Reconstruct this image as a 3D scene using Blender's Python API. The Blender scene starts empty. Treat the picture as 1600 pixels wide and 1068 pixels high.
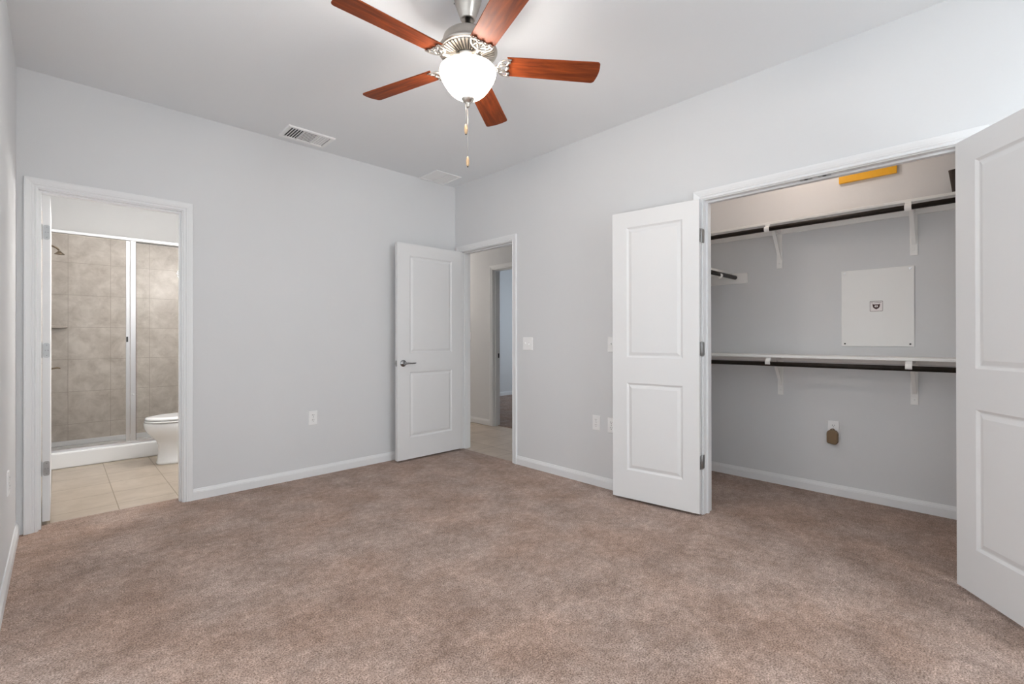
import bpy, bmesh, math, random
from mathutils import Vector, Matrix
S = bpy.context.scene
COL = S.collection
random.seed(4)
PI = math.pi

# ------------------------------------------------------------------ camera
YAW, PITCH, ROLL = 0.7693287, 0.0023658, -0.0015590
fw = Vector((math.sin(YAW) * math.cos(PITCH), math.cos(YAW) * math.cos(PITCH), math.sin(PITCH)))
rt0 = Vector((math.cos(YAW), -math.sin(YAW), 0))
up0 = rt0.cross(fw)
rt = rt0 * math.cos(ROLL) + up0 * math.sin(ROLL)
up = up0 * math.cos(ROLL) - rt0 * math.sin(ROLL)
cam = bpy.data.cameras.new('camera')
cam.sensor_width = 36.0
cam.sensor_fit = 'HORIZONTAL'
cam.lens = 732.119 / 1600 * 36
cam.shift_y = -7.17 / 1600
cam.clip_start = 0.02
co = bpy.data.objects.new('camera', cam)
COL.objects.link(co)
m = Matrix((rt, up, -fw)).transposed().to_4x4()
m.translation = Vector((-3.01993, -3.98181, 1.14716))
co.matrix_world = m
S.camera = co

# ------------------------------------------------------------------ view, world, lights
S.view_settings.view_transform = 'Standard'
S.view_settings.look = 'None'
S.view_settings.gamma = 1.0
S.view_settings.use_curve_mapping = False
S.view_settings.exposure = 0.17
S.cycles.max_bounces = 14
S.cycles.diffuse_bounces = 8
S.cycles.use_denoising = True
w = bpy.data.worlds.new('sky')
S.world = w
w.use_nodes = True
bg = w.node_tree.nodes['Background']
bg.inputs[0].default_value = (0.86, 0.93, 1.0, 1)
bg.inputs[1].default_value = 0.25


def lamp(name, kind, loc, power, color, size=0.1, size_y=None, target=None):
    l = bpy.data.lights.new(name, kind)
    l.energy = power
    l.color = color
    if kind == 'AREA':
        l.shape = 'RECTANGLE' if size_y else 'SQUARE'
        l.size = size
        if size_y:
            l.size_y = size_y
    else:
        l.shadow_soft_size = size
    o = bpy.data.objects.new(name, l)
    COL.objects.link(o)
    o.location = loc
    if target is not None:
        d = Vector(target) - Vector(loc)
        o.rotation_euler = d.to_track_quat('-Z', 'Y').to_euler()
    return o


# daylight entering through the window behind the camera
lamp('window_daylight', 'AREA', (-1.35, -6.33, 1.65), 63, (0.91, 0.97, 1.0), 1.0, 1.8, (-1.35, 0, 1.65))
lamp('right_fill', 'AREA', (0.75, -6.20, 1.70), 360, (0.91, 0.97, 1.0), 1.3, 1.6, (-2.8, -1.7, 1.55)).data.spread = math.radians(110)  # added fill lamp, aimed to brighten the left walls
# bathroom, hallway, closet and far bedroom
lamp('bathroom_light', 'AREA', (-2.35, 1.0, 2.70), 7, (1.0, 0.95, 0.89), 0.7, 0.7, (-2.35, 1.0, 0))
lamp('vanity_light', 'POINT', (-1.85, 0.70, 1.95), 33, (1.0, 0.95, 0.89), 0.12)
lamp('hallway_light', 'POINT', (0.36, 2.35, 2.00), 22.0, (1.0, 0.90, 0.80), 0.15)
lamp('closet_light', 'POINT', (0.62, -3.02, 2.64), 5.3, (1.0, 0.83, 0.71), 0.03)
lamp('far_bedroom_daylight', 'AREA', (4.3, 1.2, 1.5), 24, (0.80, 0.90, 1.0), 1.4, 1.4, (2.5, 2.9, 1.2))

# ------------------------------------------------------------------ materials
MATS = {}


def mat(name, col, rough=0.5, metal=0.0, spec=0.5, bump=None, var=None, coat=0.0):
    """principled material; bump=(scale, strength, distance), var=(scale, amount)"""
    if name in MATS:
        return MATS[name]
    M = bpy.data.materials.new(name)
    M.use_nodes = True
    nt = M.node_tree
    b = nt.nodes['Principled BSDF']
    b.inputs['Base Color'].default_value = (*col, 1)
    b.inputs['Roughness'].default_value = rough
    b.inputs['Metallic'].default_value = metal
    b.inputs['Specular IOR Level'].default_value = spec
    b.inputs['Coat Weight'].default_value = coat
    tc = nt.nodes.new('ShaderNodeTexCoord')
    if bump:
        n = nt.nodes.new('ShaderNodeTexNoise')
        n.inputs['Scale'].default_value = bump[0]
        n.inputs['Detail'].default_value = 3
        nt.links.new(tc.outputs['Object'], n.inputs['Vector'])
        bp = nt.nodes.new('ShaderNodeBump')
        bp.inputs['Strength'].default_value = bump[1]
        bp.inputs['Distance'].default_value = bump[2]
        nt.links.new(n.outputs['Fac'], bp.inputs['Height'])
        nt.links.new(bp.outputs['Normal'], b.inputs['Normal'])
    if var:
        n = nt.nodes.new('ShaderNodeTexNoise')
        n.inputs['Scale'].default_value = var[0]
        n.inputs['Detail'].default_value = 4
        nt.links.new(tc.outputs['Object'], n.inputs['Vector'])
        r = nt.nodes.new('ShaderNodeValToRGB')
        a = var[1]
        r.color_ramp.elements[0].position = 0.3
        r.color_ramp.elements[1].position = 0.7
        r.color_ramp.elements[0].color = (*[c * (1 - a) for c in col], 1)
        r.color_ramp.elements[1].color = (*[min(1, c * (1 + a)) for c in col], 1)
        nt.links.new(n.outputs['Fac'], r.inputs['Fac'])
        nt.links.new(r.outputs['Color'], b.inputs['Base Color'])
    MATS[name] = M
    return M


WALL = mat('wall_paint', (0.697, 0.705, 0.715), 0.75, spec=0.3, bump=(160, 0.10, 0.004), var=(1.5, 0.01))
CEIL = mat('ceiling_paint', (0.81, 0.828, 0.845), 0.85, spec=0.2, bump=(140, 0.10, 0.004))
TRIM = mat('white_trim', (0.80, 0.81, 0.82), 0.35, spec=0.4)
DOORW = mat('white_door', (0.765, 0.77, 0.775), 0.42, spec=0.4, bump=(90, 0.03, 0.002))
SHELFW = mat('white_shelf', (0.88, 0.875, 0.86), 0.45)
NICKEL = mat('brushed_nickel', (0.56, 0.53, 0.49), 0.32, 1.0, var=(40, 0.06))
STEEL = mat('satin_steel', (0.42, 0.42, 0.42), 0.35, 1.0)
CHROME = mat('polished_chrome', (0.78, 0.79, 0.80), 0.14, 1.0)
ALUM = mat('bright_aluminium', (0.74, 0.75, 0.77), 0.28, 1.0)
BRONZE = mat('dark_bronze', (0.016, 0.011, 0.008), 0.5, 0.0, spec=0.25, var=(30, 0.3))
PLASTIC = mat('white_plastic', (0.87, 0.87, 0.87), 0.35)
DARK = mat('dark_slot', (0.02, 0.02, 0.02), 0.6)
PORC = mat('porcelain', (0.80, 0.81, 0.82), 0.12, coat=0.4)
ACRYL = mat('white_acrylic', (0.80, 0.81, 0.82), 0.25)
TANP = mat('tan_plastic', (0.20, 0.125, 0.06), 0.45)
YELLOW = mat('yellow_paint', (0.78, 0.40, 0.012), 0.4, var=(14, 0.04))
BIN = mat('dark_brown_weave', (0.028, 0.018, 0.013), 0.7, bump=(120, 0.4, 0.01))
PANELW = mat('panel_enamel', (0.84, 0.84, 0.825), 0.4)
FOB = mat('light_wood_fob', (0.62, 0.42, 0.24), 0.45, var=(60, 0.1))
INK = mat('sticker_ink', (0.05, 0.012, 0.014), 0.5)
STICK = mat('sticker_paper', (0.84, 0.80, 0.79), 0.5)
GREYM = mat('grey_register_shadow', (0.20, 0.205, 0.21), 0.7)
AGED = mat('aged_brass_nickel', (0.30, 0.235, 0.16), 0.3, 1.0)
LEVER = mat('dark_chrome', (0.40, 0.40, 0.41), 0.18, 1.0)
SEAL = mat('black_seal', (0.03, 0.03, 0.03), 0.5)


def carpet():
    M = bpy.data.materials.new('carpet_pile')
    M.use_nodes = True
    nt = M.node_tree
    N = nt.nodes.new
    L = nt.links.new
    b = nt.nodes['Principled BSDF']
    b.inputs['Roughness'].default_value = 1.0
    b.inputs['Specular IOR Level'].default_value = 0.05
    b.inputs['Sheen Weight'].default_value = 0.15
    tc = N('ShaderNodeTexCoord')

    def noise(scale, detail, rough=0.6):
        n = N('ShaderNodeTexNoise')
        n.inputs['Scale'].default_value = scale
        n.inputs['Detail'].default_value = detail
        n.inputs['Roughness'].default_value = rough
        L(tc.outputs['Object'], n.inputs['Vector'])
        return n.outputs['Fac']

    def ramp(f, p0, c0, p1, c1):
        r = N('ShaderNodeValToRGB')
        r.color_ramp.elements[0].position = p0
        r.color_ramp.elements[1].position = p1
        r.color_ramp.elements[0].color = (*c0, 1)
        r.color_ramp.elements[1].color = (*c1, 1)
        L(f, r.inputs['Fac'])
        return r.outputs['Color']

    def mix(t, f, a, c):
        x = N('ShaderNodeMix')
        x.data_type = 'RGBA'
        x.blend_type = t
        x.inputs[0].default_value = f
        L(a, x.inputs[6])
        L(c, x.inputs[7])
        return x.outputs[2]
    fine = ramp(noise(165, 3, 0.75), 0.37, (0.185, 0.128, 0.103), 0.63, (0.63, 0.50, 0.435))
    patch = ramp(noise(4.2, 8, 0.72), 0.36, (0.74, 0.70, 0.675), 0.64, (1.13, 1.13, 1.14))
    hue = ramp(noise(1.7, 4, 0.6), 0.38, (0.98, 0.90, 0.84), 0.60, (1.0, 1.0, 1.0))
    clump = ramp(noise(28, 4, 0.7), 0.34, (0.76, 0.745, 0.73), 0.66, (1.15, 1.15, 1.15))
    c = mix('MULTIPLY', 1.0, fine, patch)
    c = mix('MULTIPLY', 1.0, c, clump)
    c = mix('MULTIPLY', 1.0, c, hue)
    L(c, b.inputs['Base Color'])
    add = N('ShaderNodeMath')
    add.operation = 'MULTIPLY_ADD'
    L(noise(170, 3), add.inputs[0])
    add.inputs[1].default_value = 0.6
    L(noise(28, 4, 0.7), add.inputs[2])
    bp = N('ShaderNodeBump')
    bp.inputs['Strength'].default_value = 0.55
    bp.inputs['Distance'].default_value = 0.012
    L(add.outputs[0], bp.inputs['Height'])
    L(bp.outputs['Normal'], b.inputs['Normal'])
    return M


CARPET = carpet()


def tile(name, axes, size, origin, col_a, col_b, grout, rough, scale=5.0, joint=0.004, off=0.0):
    """square tiles in world metres; axes = the two object axes used as u, v"""
    M = bpy.data.materials.new(name)
    M.use_nodes = True
    nt = M.node_tree
    N = nt.nodes.new
    L = nt.links.new
    b = nt.nodes['Principled BSDF']
    b.inputs['Roughness'].default_value = rough
    tc = N('ShaderNodeTexCoord')
    sp = N('ShaderNodeSeparateXYZ')
    L(tc.outputs['Object'], sp.inputs[0])
    cb = N('ShaderNodeCombineXYZ')
    for k, ax in enumerate(axes):
        sub = N('ShaderNodeMath')
        sub.operation = 'SUBTRACT'
        L(sp.outputs[ax], sub.inputs[0])
        sub.inputs[1].default_value = origin[k]
        L(sub.outputs[0], cb.inputs[k])
    br = N('ShaderNodeTexBrick')
    br.offset = off
    br.squash = 1.0
    br.inputs['Scale'].default_value = 1.0
    br.inputs['Brick Width'].default_value = size
    br.inputs['Row Height'].default_value = size
    br.inputs['Mortar Size'].default_value = joint / 2
    br.inputs['Mortar Smooth'].default_value = 0.1
    L(cb.outputs[0], br.inputs['Vector'])
    n = N('ShaderNodeTexNoise')
    n.inputs['Scale'].default_value = scale
    n.inputs['Detail'].default_value = 8
    n.inputs['Roughness'].default_value = 0.68
    n.inputs['Distortion'].default_value = 0.4
    L(tc.outputs['Object'], n.inputs['Vector'])
    r = N('ShaderNodeValToRGB')
    r.color_ramp.elements[0].position = 0.32
    r.color_ramp.elements[1].position = 0.68
    r.color_ramp.elements[0].color = (*col_a, 1)
    r.color_ramp.elements[1].color = (*col_b, 1)
    L(n.outputs['Fac'], r.inputs['Fac'])
    L(r.outputs['Color'], br.inputs['Color1'])
    L(r.outputs['Color'], br.inputs['Color2'])
    br.inputs['Mortar'].default_value = (*grout, 1)
    L(br.outputs['Color'], b.inputs['Base Color'])
    bp = N('ShaderNodeBump')
    bp.invert = True
    bp.inputs['Strength'].default_value = 0.4
    bp.inputs['Distance'].default_value = 0.002
    L(br.outputs['Fac'], bp.inputs['Height'])
    L(bp.outputs['Normal'], b.inputs['Normal'])
    return M


FT_A, FT_B, FT_G = (0.38, 0.315, 0.25), (0.51, 0.435, 0.36), (0.23, 0.18, 0.12)
TILE_BATH = tile('beige_floor_tile', (0, 1), 0.337, (-2.722, 0.982), FT_A, FT_B, FT_G, 0.35, 4.0, 0.006)
TILE_HALL = tile('hall_floor_tile', (0, 1), 0.342, (0.303, 0.10), (0.47, 0.39, 0.32), (0.60, 0.515, 0.43), (0.26, 0.20, 0.15), 0.4, 4.0, 0.006)
ST_A, ST_B, ST_G = (0.46, 0.41, 0.36), (0.70, 0.65, 0.595), (0.40, 0.35, 0.30)
TILE_SB = tile('shower_wall_tile', (0, 2), 0.337, (-2.948, 0.261), ST_A, ST_B, ST_G, 0.3, 7.0, 0.004)
TILE_SS = tile('shower_side_tile', (1, 2), 0.337, (2.75, 0.261), ST_A, ST_B, ST_G, 0.3, 7.0, 0.004)


def wood():
    M = bpy.data.materials.new('cherry_wood')
    M.use_nodes = True
    nt = M.node_tree
    N = nt.nodes.new
    L = nt.links.new
    b = nt.nodes['Principled BSDF']
    b.inputs['Roughness'].default_value = 0.55
    b.inputs['Specular IOR Level'].default_value = 0.15
    tc = N('ShaderNodeTexCoord')
    mp = N('ShaderNodeMapping')
    mp.inputs['Scale'].default_value = (2.2, 26, 26)
    L(tc.outputs['Object'], mp.inputs['Vector'])
    n = N('ShaderNodeTexNoise')
    n.inputs['Scale'].default_value = 1.6
    n.inputs['Detail'].default_value = 7
    n.inputs['Roughness'].default_value = 0.65
    n.inputs['Distortion'].default_value = 0.8
    L(mp.outputs[0], n.inputs['Vector'])
    r = N('ShaderNodeValToRGB')
    r.color_ramp.elements[0].position = 0.30
    r.color_ramp.elements[1].position = 0.70
    r.color_ramp.elements[0].color = (0.085, 0.017, 0.006, 1)
    r.color_ramp.elements[1].color = (0.30, 0.062, 0.013, 1)
    L(n.outputs['Fac'], r.inputs['Fac'])
    L(r.outputs['Color'], b.inputs['Base Color'])
    return M


WOOD = wood()


def thin_glass():
    M = bpy.data.materials.new('clear_glass')
    M.use_nodes = True
    nt = M.node_tree
    nt.nodes.clear()
    N = nt.nodes.new
    L = nt.links.new
    o = N('ShaderNodeOutputMaterial')
    t = N('ShaderNodeBsdfTransparent')
    t.inputs[0].default_value = (0.97, 0.97, 0.97, 1)
    g = N('ShaderNodeBsdfGlossy')
    g.inputs['Roughness'].default_value = 0.01
    f = N('ShaderNodeFresnel')
    f.inputs['IOR'].default_value = 1.28
    x = N('ShaderNodeMixShader')
    L(f.outputs[0], x.inputs[0])
    L(t.outputs[0], x.inputs[1])
    L(g.outputs[0], x.inputs[2])
    L(x.outputs[0], o.inputs[0])
    return M


GLASS = thin_glass()


def bowl_glass():
    """alabaster glass of a lit lamp: glows a little itself and lets the bulb shine through"""
    M = bpy.data.materials.new('lit_alabaster_glass')
    M.use_nodes = True
    nt = M.node_tree
    nt.nodes.clear()
    N = nt.nodes.new
    L = nt.links.new
    o = N('ShaderNodeOutputMaterial')
    d = N('ShaderNodeBsdfDiffuse')
    d.inputs[0].default_value = (0.85, 0.82, 0.78, 1)
    t = N('ShaderNodeBsdfTranslucent')
    t.inputs[0].default_value = (0.95, 0.88, 0.80, 1)
    x = N('ShaderNodeMixShader')
    x.inputs[0].default_value = 0.6
    L(d.outputs[0], x.inputs[1])
    L(t.outputs[0], x.inputs[2])
    e = N('ShaderNodeEmission')
    e.inputs[0].default_value = (1.0, 0.84, 0.70, 1)
    e.inputs[1].default_value = 5.0
    tr = N('ShaderNodeBsdfTransparent')
    tr.inputs[0].default_value = (1.0, 0.95, 0.90, 1)
    y = N('ShaderNodeMixShader')
    y.inputs[0].default_value = 0.40
    L(x.outputs[0], y.inputs[1])
    L(tr.outputs[0], y.inputs[2])
    a = N('ShaderNodeAddShader')
    L(y.outputs[0], a.inputs[0])
    L(e.outputs[0], a.inputs[1])
    L(a.outputs[0], o.inputs[0])
    return M


BOWL = bowl_glass()

# ------------------------------------------------------------------ mesh helpers


def box(bm, x0, x1, y0, y1, z0, z1, mi=0):
    x0, x1 = min(x0, x1), max(x0, x1)
    y0, y1 = min(y0, y1), max(y0, y1)
    z0, z1 = min(z0, z1), max(z0, z1)
    v = [bm.verts.new(p) for p in ((x0, y0, z0), (x1, y0, z0), (x1, y1, z0), (x0, y1, z0),
                                   (x0, y0, z1), (x1, y0, z1), (x1, y1, z1), (x0, y1, z1))]
    for f in ((0, 3, 2, 1), (4, 5, 6, 7), (0, 1, 5, 4), (1, 2, 6, 5), (2, 3, 7, 6), (3, 0, 4, 7)):
        bm.faces.new([v[i] for i in f]).material_index = mi
    return v


def lathe(bm, prof, c=(0, 0), n=32, mi=0, smooth=True, axis='z'):
    """prof = [(r, h)]"""
    rings = []
    for r, h in prof:
        ring = []
        for k in range(n):
            a = 2 * PI * k / n
            ring.append(bm.verts.new((c[0] + r * math.cos(a), c[1] + r * math.sin(a), h)))
        rings.append(ring)
    for a, b in zip(rings, rings[1:]):
        for k in range(n):
            f = bm.faces.new((a[k], a[(k + 1) % n], b[(k + 1) % n], b[k]))
            f.smooth = smooth
            f.material_index = mi
    for ring, flip in ((rings[0], True), (rings[-1], False)):
        try:
            f = bm.faces.new(list(reversed(ring)) if flip else ring)
            f.material_index = mi
        except ValueError:
            pass
    return rings


def tube(bm, pts, r, n=10, mi=0, cap=True):
    """round bar through pts; r a number or one per point"""
    pts = [Vector(p) for p in pts]
    rings = []
    prev = None
    for i, p in enumerate(pts):
        d = (pts[min(i + 1, len(pts) - 1)] - pts[max(i - 1, 0)]).normalized()
        if prev is None:
            a = Vector((0, 0, 1)) if abs(d.z) < 0.9 else Vector((1, 0, 0))
            u = d.cross(a).normalized()
        else:
            u = (prev - d * prev.dot(d)).normalized()
        prev = u
        v = d.cross(u)
        rr = r[i] if isinstance(r, (list, tuple)) else r
        rings.append([bm.verts.new(p + (u * math.cos(2 * PI * k / n) + v * math.sin(2 * PI * k / n)) * rr) for k in range(n)])
    for a, b in zip(rings, rings[1:]):
        for k in range(n):
            f = bm.faces.new((a[k], a[(k + 1) % n], b[(k + 1) % n], b[k]))
            f.smooth = True
            f.material_index = mi
    if cap:
        bm.faces.new(list(reversed(rings[0]))).material_index = mi
        bm.faces.new(rings[-1]).material_index = mi


def prism(bm, pts, f0, f1, mi=0, smooth=False):
    """closed outline pts -> solid; f0/f1 map a 2-D point to the two end caps"""
    a = [bm.verts.new(f0(*p)) for p in pts]
    b = [bm.verts.new(f1(*p)) for p in pts]
    n = len(pts)
    bm.faces.new(a).material_index = mi
    bm.faces.new(list(reversed(b))).material_index = mi
    for k in range(n):
        f = bm.faces.new((a[k], b[k], b[(k + 1) % n], a[(k + 1) % n]))
        f.material_index = mi
        f.smooth = smooth


def rrect(x0, x1, y0, y1, r, n=4):
    out = []
    for cx, cy, a0 in ((x1 - r, y1 - r, 0), (x0 + r, y1 - r, 90), (x0 + r, y0 + r, 180), (x1 - r, y0 + r, 270)):
        for k in range(n + 1):
            a = math.radians(a0 + 90 * k / n)
            out.append((cx + r * math.cos(a), cy + r * math.sin(a)))
    return out


def obj(name, bm, mats, parent=None, bevel=0.0, loc=None, rz=0.0, smooth=False):
    bmesh.ops.recalc_face_normals(bm, faces=bm.faces)
    me = bpy.data.meshes.new(name)
    bm.to_mesh(me)
    bm.free()
    for m_ in (mats if isinstance(mats, (list, tuple)) else [mats]):
        me.materials.append(m_)
    o = bpy.data.objects.new(name, me)
    COL.objects.link(o)
    if parent is not None:
        o.parent = parent
    if loc is not None:
        o.location = loc
    if rz:
        o.rotation_euler = (0, 0, rz)
    if bevel:
        md = o.modifiers.new('bevel', 'BEVEL')
        md.width = bevel
        md.segments = 2
        md.limit_method = 'ANGLE'
        md.angle_limit = math.radians(40)
    return o


def tag(o, label, cat, group=None, kind=None):
    o['label'] = label
    o['category'] = cat
    if group:
        o['group'] = group
    if kind:
        o['kind'] = kind
    return o


def empty(name, loc, label, cat, rz=0.0, group=None, kind=None):
    o = bpy.data.objects.new(name, None)
    COL.objects.link(o)
    o.empty_display_size = 0.05
    o.location = loc
    o.rotation_euler = (0, 0, rz)
    return tag(o, label, cat, group, kind)


def struct(name, bm, m_, label, cat, bevel=0.0):
    return tag(obj(name, bm, m_, bevel=bevel), label, cat, kind='structure')


def B():
    return bmesh.new()


def one_box(name, m_, dims, parent=None, bevel=0.0):
    bm = B()
    box(bm, *dims)
    return obj(name, bm, m_, parent, bevel)


# ------------------------------------------------------------------ the shell
H = 2.743
XL = -3.197
YR = -6.20          # wall behind the camera
T = 0.115
XC = 1.061          # closet back
XH = 1.080          # hallway far wall
YB = 2.75           # bathroom back
HEAD = 2.063        # rough head height


def wall_along_x(bm, x0, x1, y0, y1, holes):
    """wall box with openings [(a, b, ztop, zbot)] along x"""
    x = x0
    for a, b, zt, zb in sorted(holes):
        box(bm, x, a, y0, y1, 0 - 0.02, H)
        box(bm, a, b, y0, y1, zt, H)
        if zb is not None:
            box(bm, a, b, y0, y1, -0.02, zb)
        x = b
    box(bm, x, x1, y0, y1, -0.02, H)


def wall_along_y(bm, x0, x1, y0, y1, holes):
    y = y0
    for a, b, zt, zb in sorted(holes):
        box(bm, x0, x1, y, a, -0.02, H)
        box(bm, x0, x1, a, b, zt, H)
        if zb is not None:
            box(bm, x0, x1, a, b, -0.02, zb)
        y = b
    box(bm, x0, x1, y, y1, -0.02, H)


bm = B()
box(bm, XL, 0.0, YR, 0.0, -0.06, 0.0)
box(bm, -3.105, -2.394, 0.0, 0.125, -0.06, 0.0)
box(bm, 0.0, 0.022, -0.868, -0.105, -0.06, 0.0)
box(bm, 0.0, XC, -3.902, -2.658, -0.06, 0.0)
box(bm, T, XC, -4.40, -3.902, -0.06, 0.0)
box(bm, T, XC, -2.658, -2.14, -0.06, 0.0)
struct('floor', bm, CARPET, 'mottled beige brown wall to wall carpet of the bedroom and closet', 'floor')
bm = B()
box(bm, XL, -1.65, 0.125, 2.0, -0.06, -0.006)
struct('floor_bathroom', bm, TILE_BATH, 'square beige floor tiles inside the bathroom doorway', 'floor')
bm = B()
box(bm, 0.022, 1.165, -2.03, 3.0, -0.06, -0.006)
struct('floor_hallway', bm, TILE_HALL, 'pale beige floor tiles of the hallway beyond the open door', 'floor')
bm = B()
box(bm, 1.165, 4.5, -1.5, 2.93, -0.06, 0.0)
struct('floor_bedroom', bm, CARPET, 'brown carpet of the far room across the hallway', 'floor')

bm = B()
box(bm, XL - T, 4.6, YR - T, 3.1, H, H + 0.1)
struct('ceiling', bm, CEIL, 'flat pale grey painted ceiling', 'ceiling')

bm = B()
wall_along_x(bm, XL, 0.0, 0.0, T, [(-3.123, -2.376, HEAD, None)])
struct('wall_back', bm, WALL, 'light grey far wall with the bathroom doorway', 'wall')
bm = B()
wall_along_y(bm, 0.0, T, YR, 3.0, [(-5.95, -4.65, 2.35, 0.75), (-0.886, -0.087, HEAD, None), (-3.92, -2.640, HEAD, None)])
struct('wall_right', bm, WALL, 'light grey right wall with hallway doorway and closet opening', 'wall')
bm = B()
box(bm, XL - T, XL, YR - T, YB + T, -0.02, H)
struct('wall_left', bm, WALL, 'light grey wall at the left edge of the photo', 'wall')
bm = B()
wall_along_x(bm, XL, T, YR - T, YR, [(-1.90, -0.80, 2.60, 0.72)])
struct('wall_rear', bm, WALL, 'light grey wall with the window, behind the camera', 'wall')
bm = B()
box(bm, XL, -1.55, YB, YB + T, -0.02, H)
struct('wall_bathroom_back', bm, WALL, 'grey painted bathroom wall above the shower tile', 'wall')
bm = B()
box(bm, -1.65, -1.55, T, YB, -0.02, H)
struct('wall_bathroom_right', bm, WALL, 'grey bathroom wall behind the toilet tank', 'wall')
bm = B()
box(bm, XC, XC + T, -4.5, -2.03, -0.02, H)
struct('wall_closet_back', bm, WALL, 'grey back wall of the walk-in closet', 'wall')
bm = B()
box(bm, T, XC, -2.14, -2.03, -0.02, H)
struct('wall_closet_left', bm, WALL, 'grey left end wall of the closet behind the side shelf', 'wall')
bm = B()
box(bm, T, XC, -4.5, -4.40, -0.02, H)
struct('wall_closet_right', bm, WALL, 'grey right end wall of the closet hidden by the open door', 'wall')
bm = B()
wall_along_y(bm, XH, XH + T, -2.03, 3.0, [(-0.175, 0.625, HEAD, None)])
struct('wall_hallway', bm, WALL, 'beige grey hallway wall facing the bedroom door', 'wall')
bm = B()
box(bm, T, XH, 3.0, 3.1, -0.02, H)
struct('wall_hallway_end', bm, WALL, 'end wall of the hallway', 'wall')
bm = B()
box(bm, XH + T, 4.6, 2.93, 3.03, -0.02, H)
struct('wall_bedroom_back', bm, WALL, 'blue grey wall of the far room seen through two doorways', 'wall')
bm = B()
box(bm, 4.5, 4.6, -1.5, 2.93, -0.02, H)
struct('wall_bedroom_right', bm, WALL, 'side wall of the far room', 'wall')
bm = B()
box(bm, XH + T, 4.6, -1.6, -1.5, -0.02, H)
struct('wall_bedroom_front', bm, WALL, 'near wall of the far room', 'wall')

# window behind the camera
wr = empty('window_1', (-1.35, YR, 0.72), 'white framed double window behind the camera', 'window', kind='structure')
bm = B()
for x0, x1, z0, z1 in ((-0.55, -0.49, 0, 1.88), (0.49, 0.55, 0, 1.88), (-0.49, 0.49, 0.92, 0.96), (-0.49, 0.49, 0, 0.06), (-0.49, 0.49, 1.82, 1.88)):
    box(bm, x0, x1, -0.09, -0.03, z0, z1)
obj('window_frame', bm, TRIM, wr)
bm = B()
box(bm, -0.49, 0.49, -0.062, -0.058, 0.06, 0.92)
box(bm, -0.49, 0.49, -0.062, -0.058, 0.96, 1.82)
obj('window_pane', bm, GLASS, wr)

wr = empty('window_fill', (T, -5.30, 0.75), 'white framed window added in the right wall for the fill light', 'window', kind='structure')  # made-up window, there to let the right fill lamp in
bm = B()
for y0, y1, z0, z1 in ((-0.65, -0.59, 0, 1.6), (0.59, 0.65, 0, 1.6), (-0.59, 0.59, 0, 0.06), (-0.59, 0.59, 1.54, 1.6), (-0.59, 0.59, 0.78, 0.82)):
    box(bm, -0.07, -0.01, y0, y1, z0, z1)
obj('window_frame', bm, TRIM, wr)
bm = B()
box(bm, -0.042, -0.038, -0.59, 0.59, 0.06, 0.78)
box(bm, -0.042, -0.038, -0.59, 0.59, 0.82, 1.54)
obj('window_pane', bm, GLASS, wr)

# tiled shower surround
bm = B()
box(bm, -3.12, -1.65, 2.73, YB, 0.02, 2.268)
struct('wall_shower_back', bm, TILE_SB, 'beige mottled square tile on the back wall of the shower', 'wall')
bm = B()
box(bm, XL, -3.12, 1.80, YB, -0.02, 2.268)
struct('wall_shower_left', bm, TILE_SS, 'beige tiled left wall of the shower', 'wall')
bm = B()
box(bm, -1.67, -1.65, 1.80, 2.73, 0.02, 2.268)
struct('wall_shower_right', bm, TILE_SS, 'beige tiled right wall of the shower', 'wall')

# ------------------------------------------------------------------ trim
CAS = [(0.0, 0.0), (0.0, 0.008), (0.003, 0.0105), (0.009, 0.0105), (0.012, 0.0065), (0.017, 0.0085), (0.021, 0.0120),
       (0.026, 0.0115), (0.030, 0.0135), (0.047, 0.0175), (0.055, 0.0175), (0.057, 0.0155), (0.057, 0.0)]


def casing(bm, a0, a1, top, f):
    """sweep the casing profile round an opening; f(u, v, depth) -> world"""
    paths = []
    for off, dp in CAS:
        paths.append([bm.verts.new(f(u, v, dp)) for u, v in ((a0 - off, 0.0), (a0 - off, top + off), (a1 + off, top + off), (a1 + off, 0.0))])
    for p, q in zip(paths, paths[1:]):
        for k in range(3):
            bm.faces.new((p[k], p[k + 1], q[k + 1], q[k]))
    p, q = paths[-1], paths[0]
    for k in range(3):
        bm.faces.new((p[k], p[k + 1], q[k + 1], q[k]))
    bm.faces.new([r[0] for r in paths])
    bm.faces.new([r[3] for r in paths])


def frame(name, axis, face0, face1, j0, j1, head, stop, label):
    """door frame: jambs, head, stop and casings on both wall faces. axis = the axis the opening runs along"""
    bm = B()
    jt = 0.018

    def bx(u0, u1, d0, d1, z0, z1):
        if axis == 'x':
            box(bm, u0, u1, d0, d1, z0, z1)
        else:
            box(bm, d0, d1, u0, u1, z0, z1)
    bx(j0 - jt, j0, face0, face1, -0.005, head + jt)
    bx(j1, j1 + jt, face0, face1, -0.005, head + jt)
    bx(j0, j1, face0, face1, head, head + jt)
    if stop:
        s0, s1 = stop
        bx(j0, j0 + 0.011, s0, s1, -0.005, head)
        bx(j1 - 0.011, j1, s0, s1, -0.005, head)
        bx(j0 + 0.011, j1 - 0.011, s0, s1, head - 0.011, head)
    r = 0.005
    for face, sg in ((face0, -1), (face1, 1)):
        if axis == 'x':
            casing(bm, j0 - r, j1 + r, head + r, lambda u, v, d: (u, face + sg * d, v))
        else:
            casing(bm, j0 - r, j1 + r, head + r, lambda u, v, d: (face + sg * d, u, v))
    return struct(name, bm, TRIM, label, 'door frame')


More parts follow.
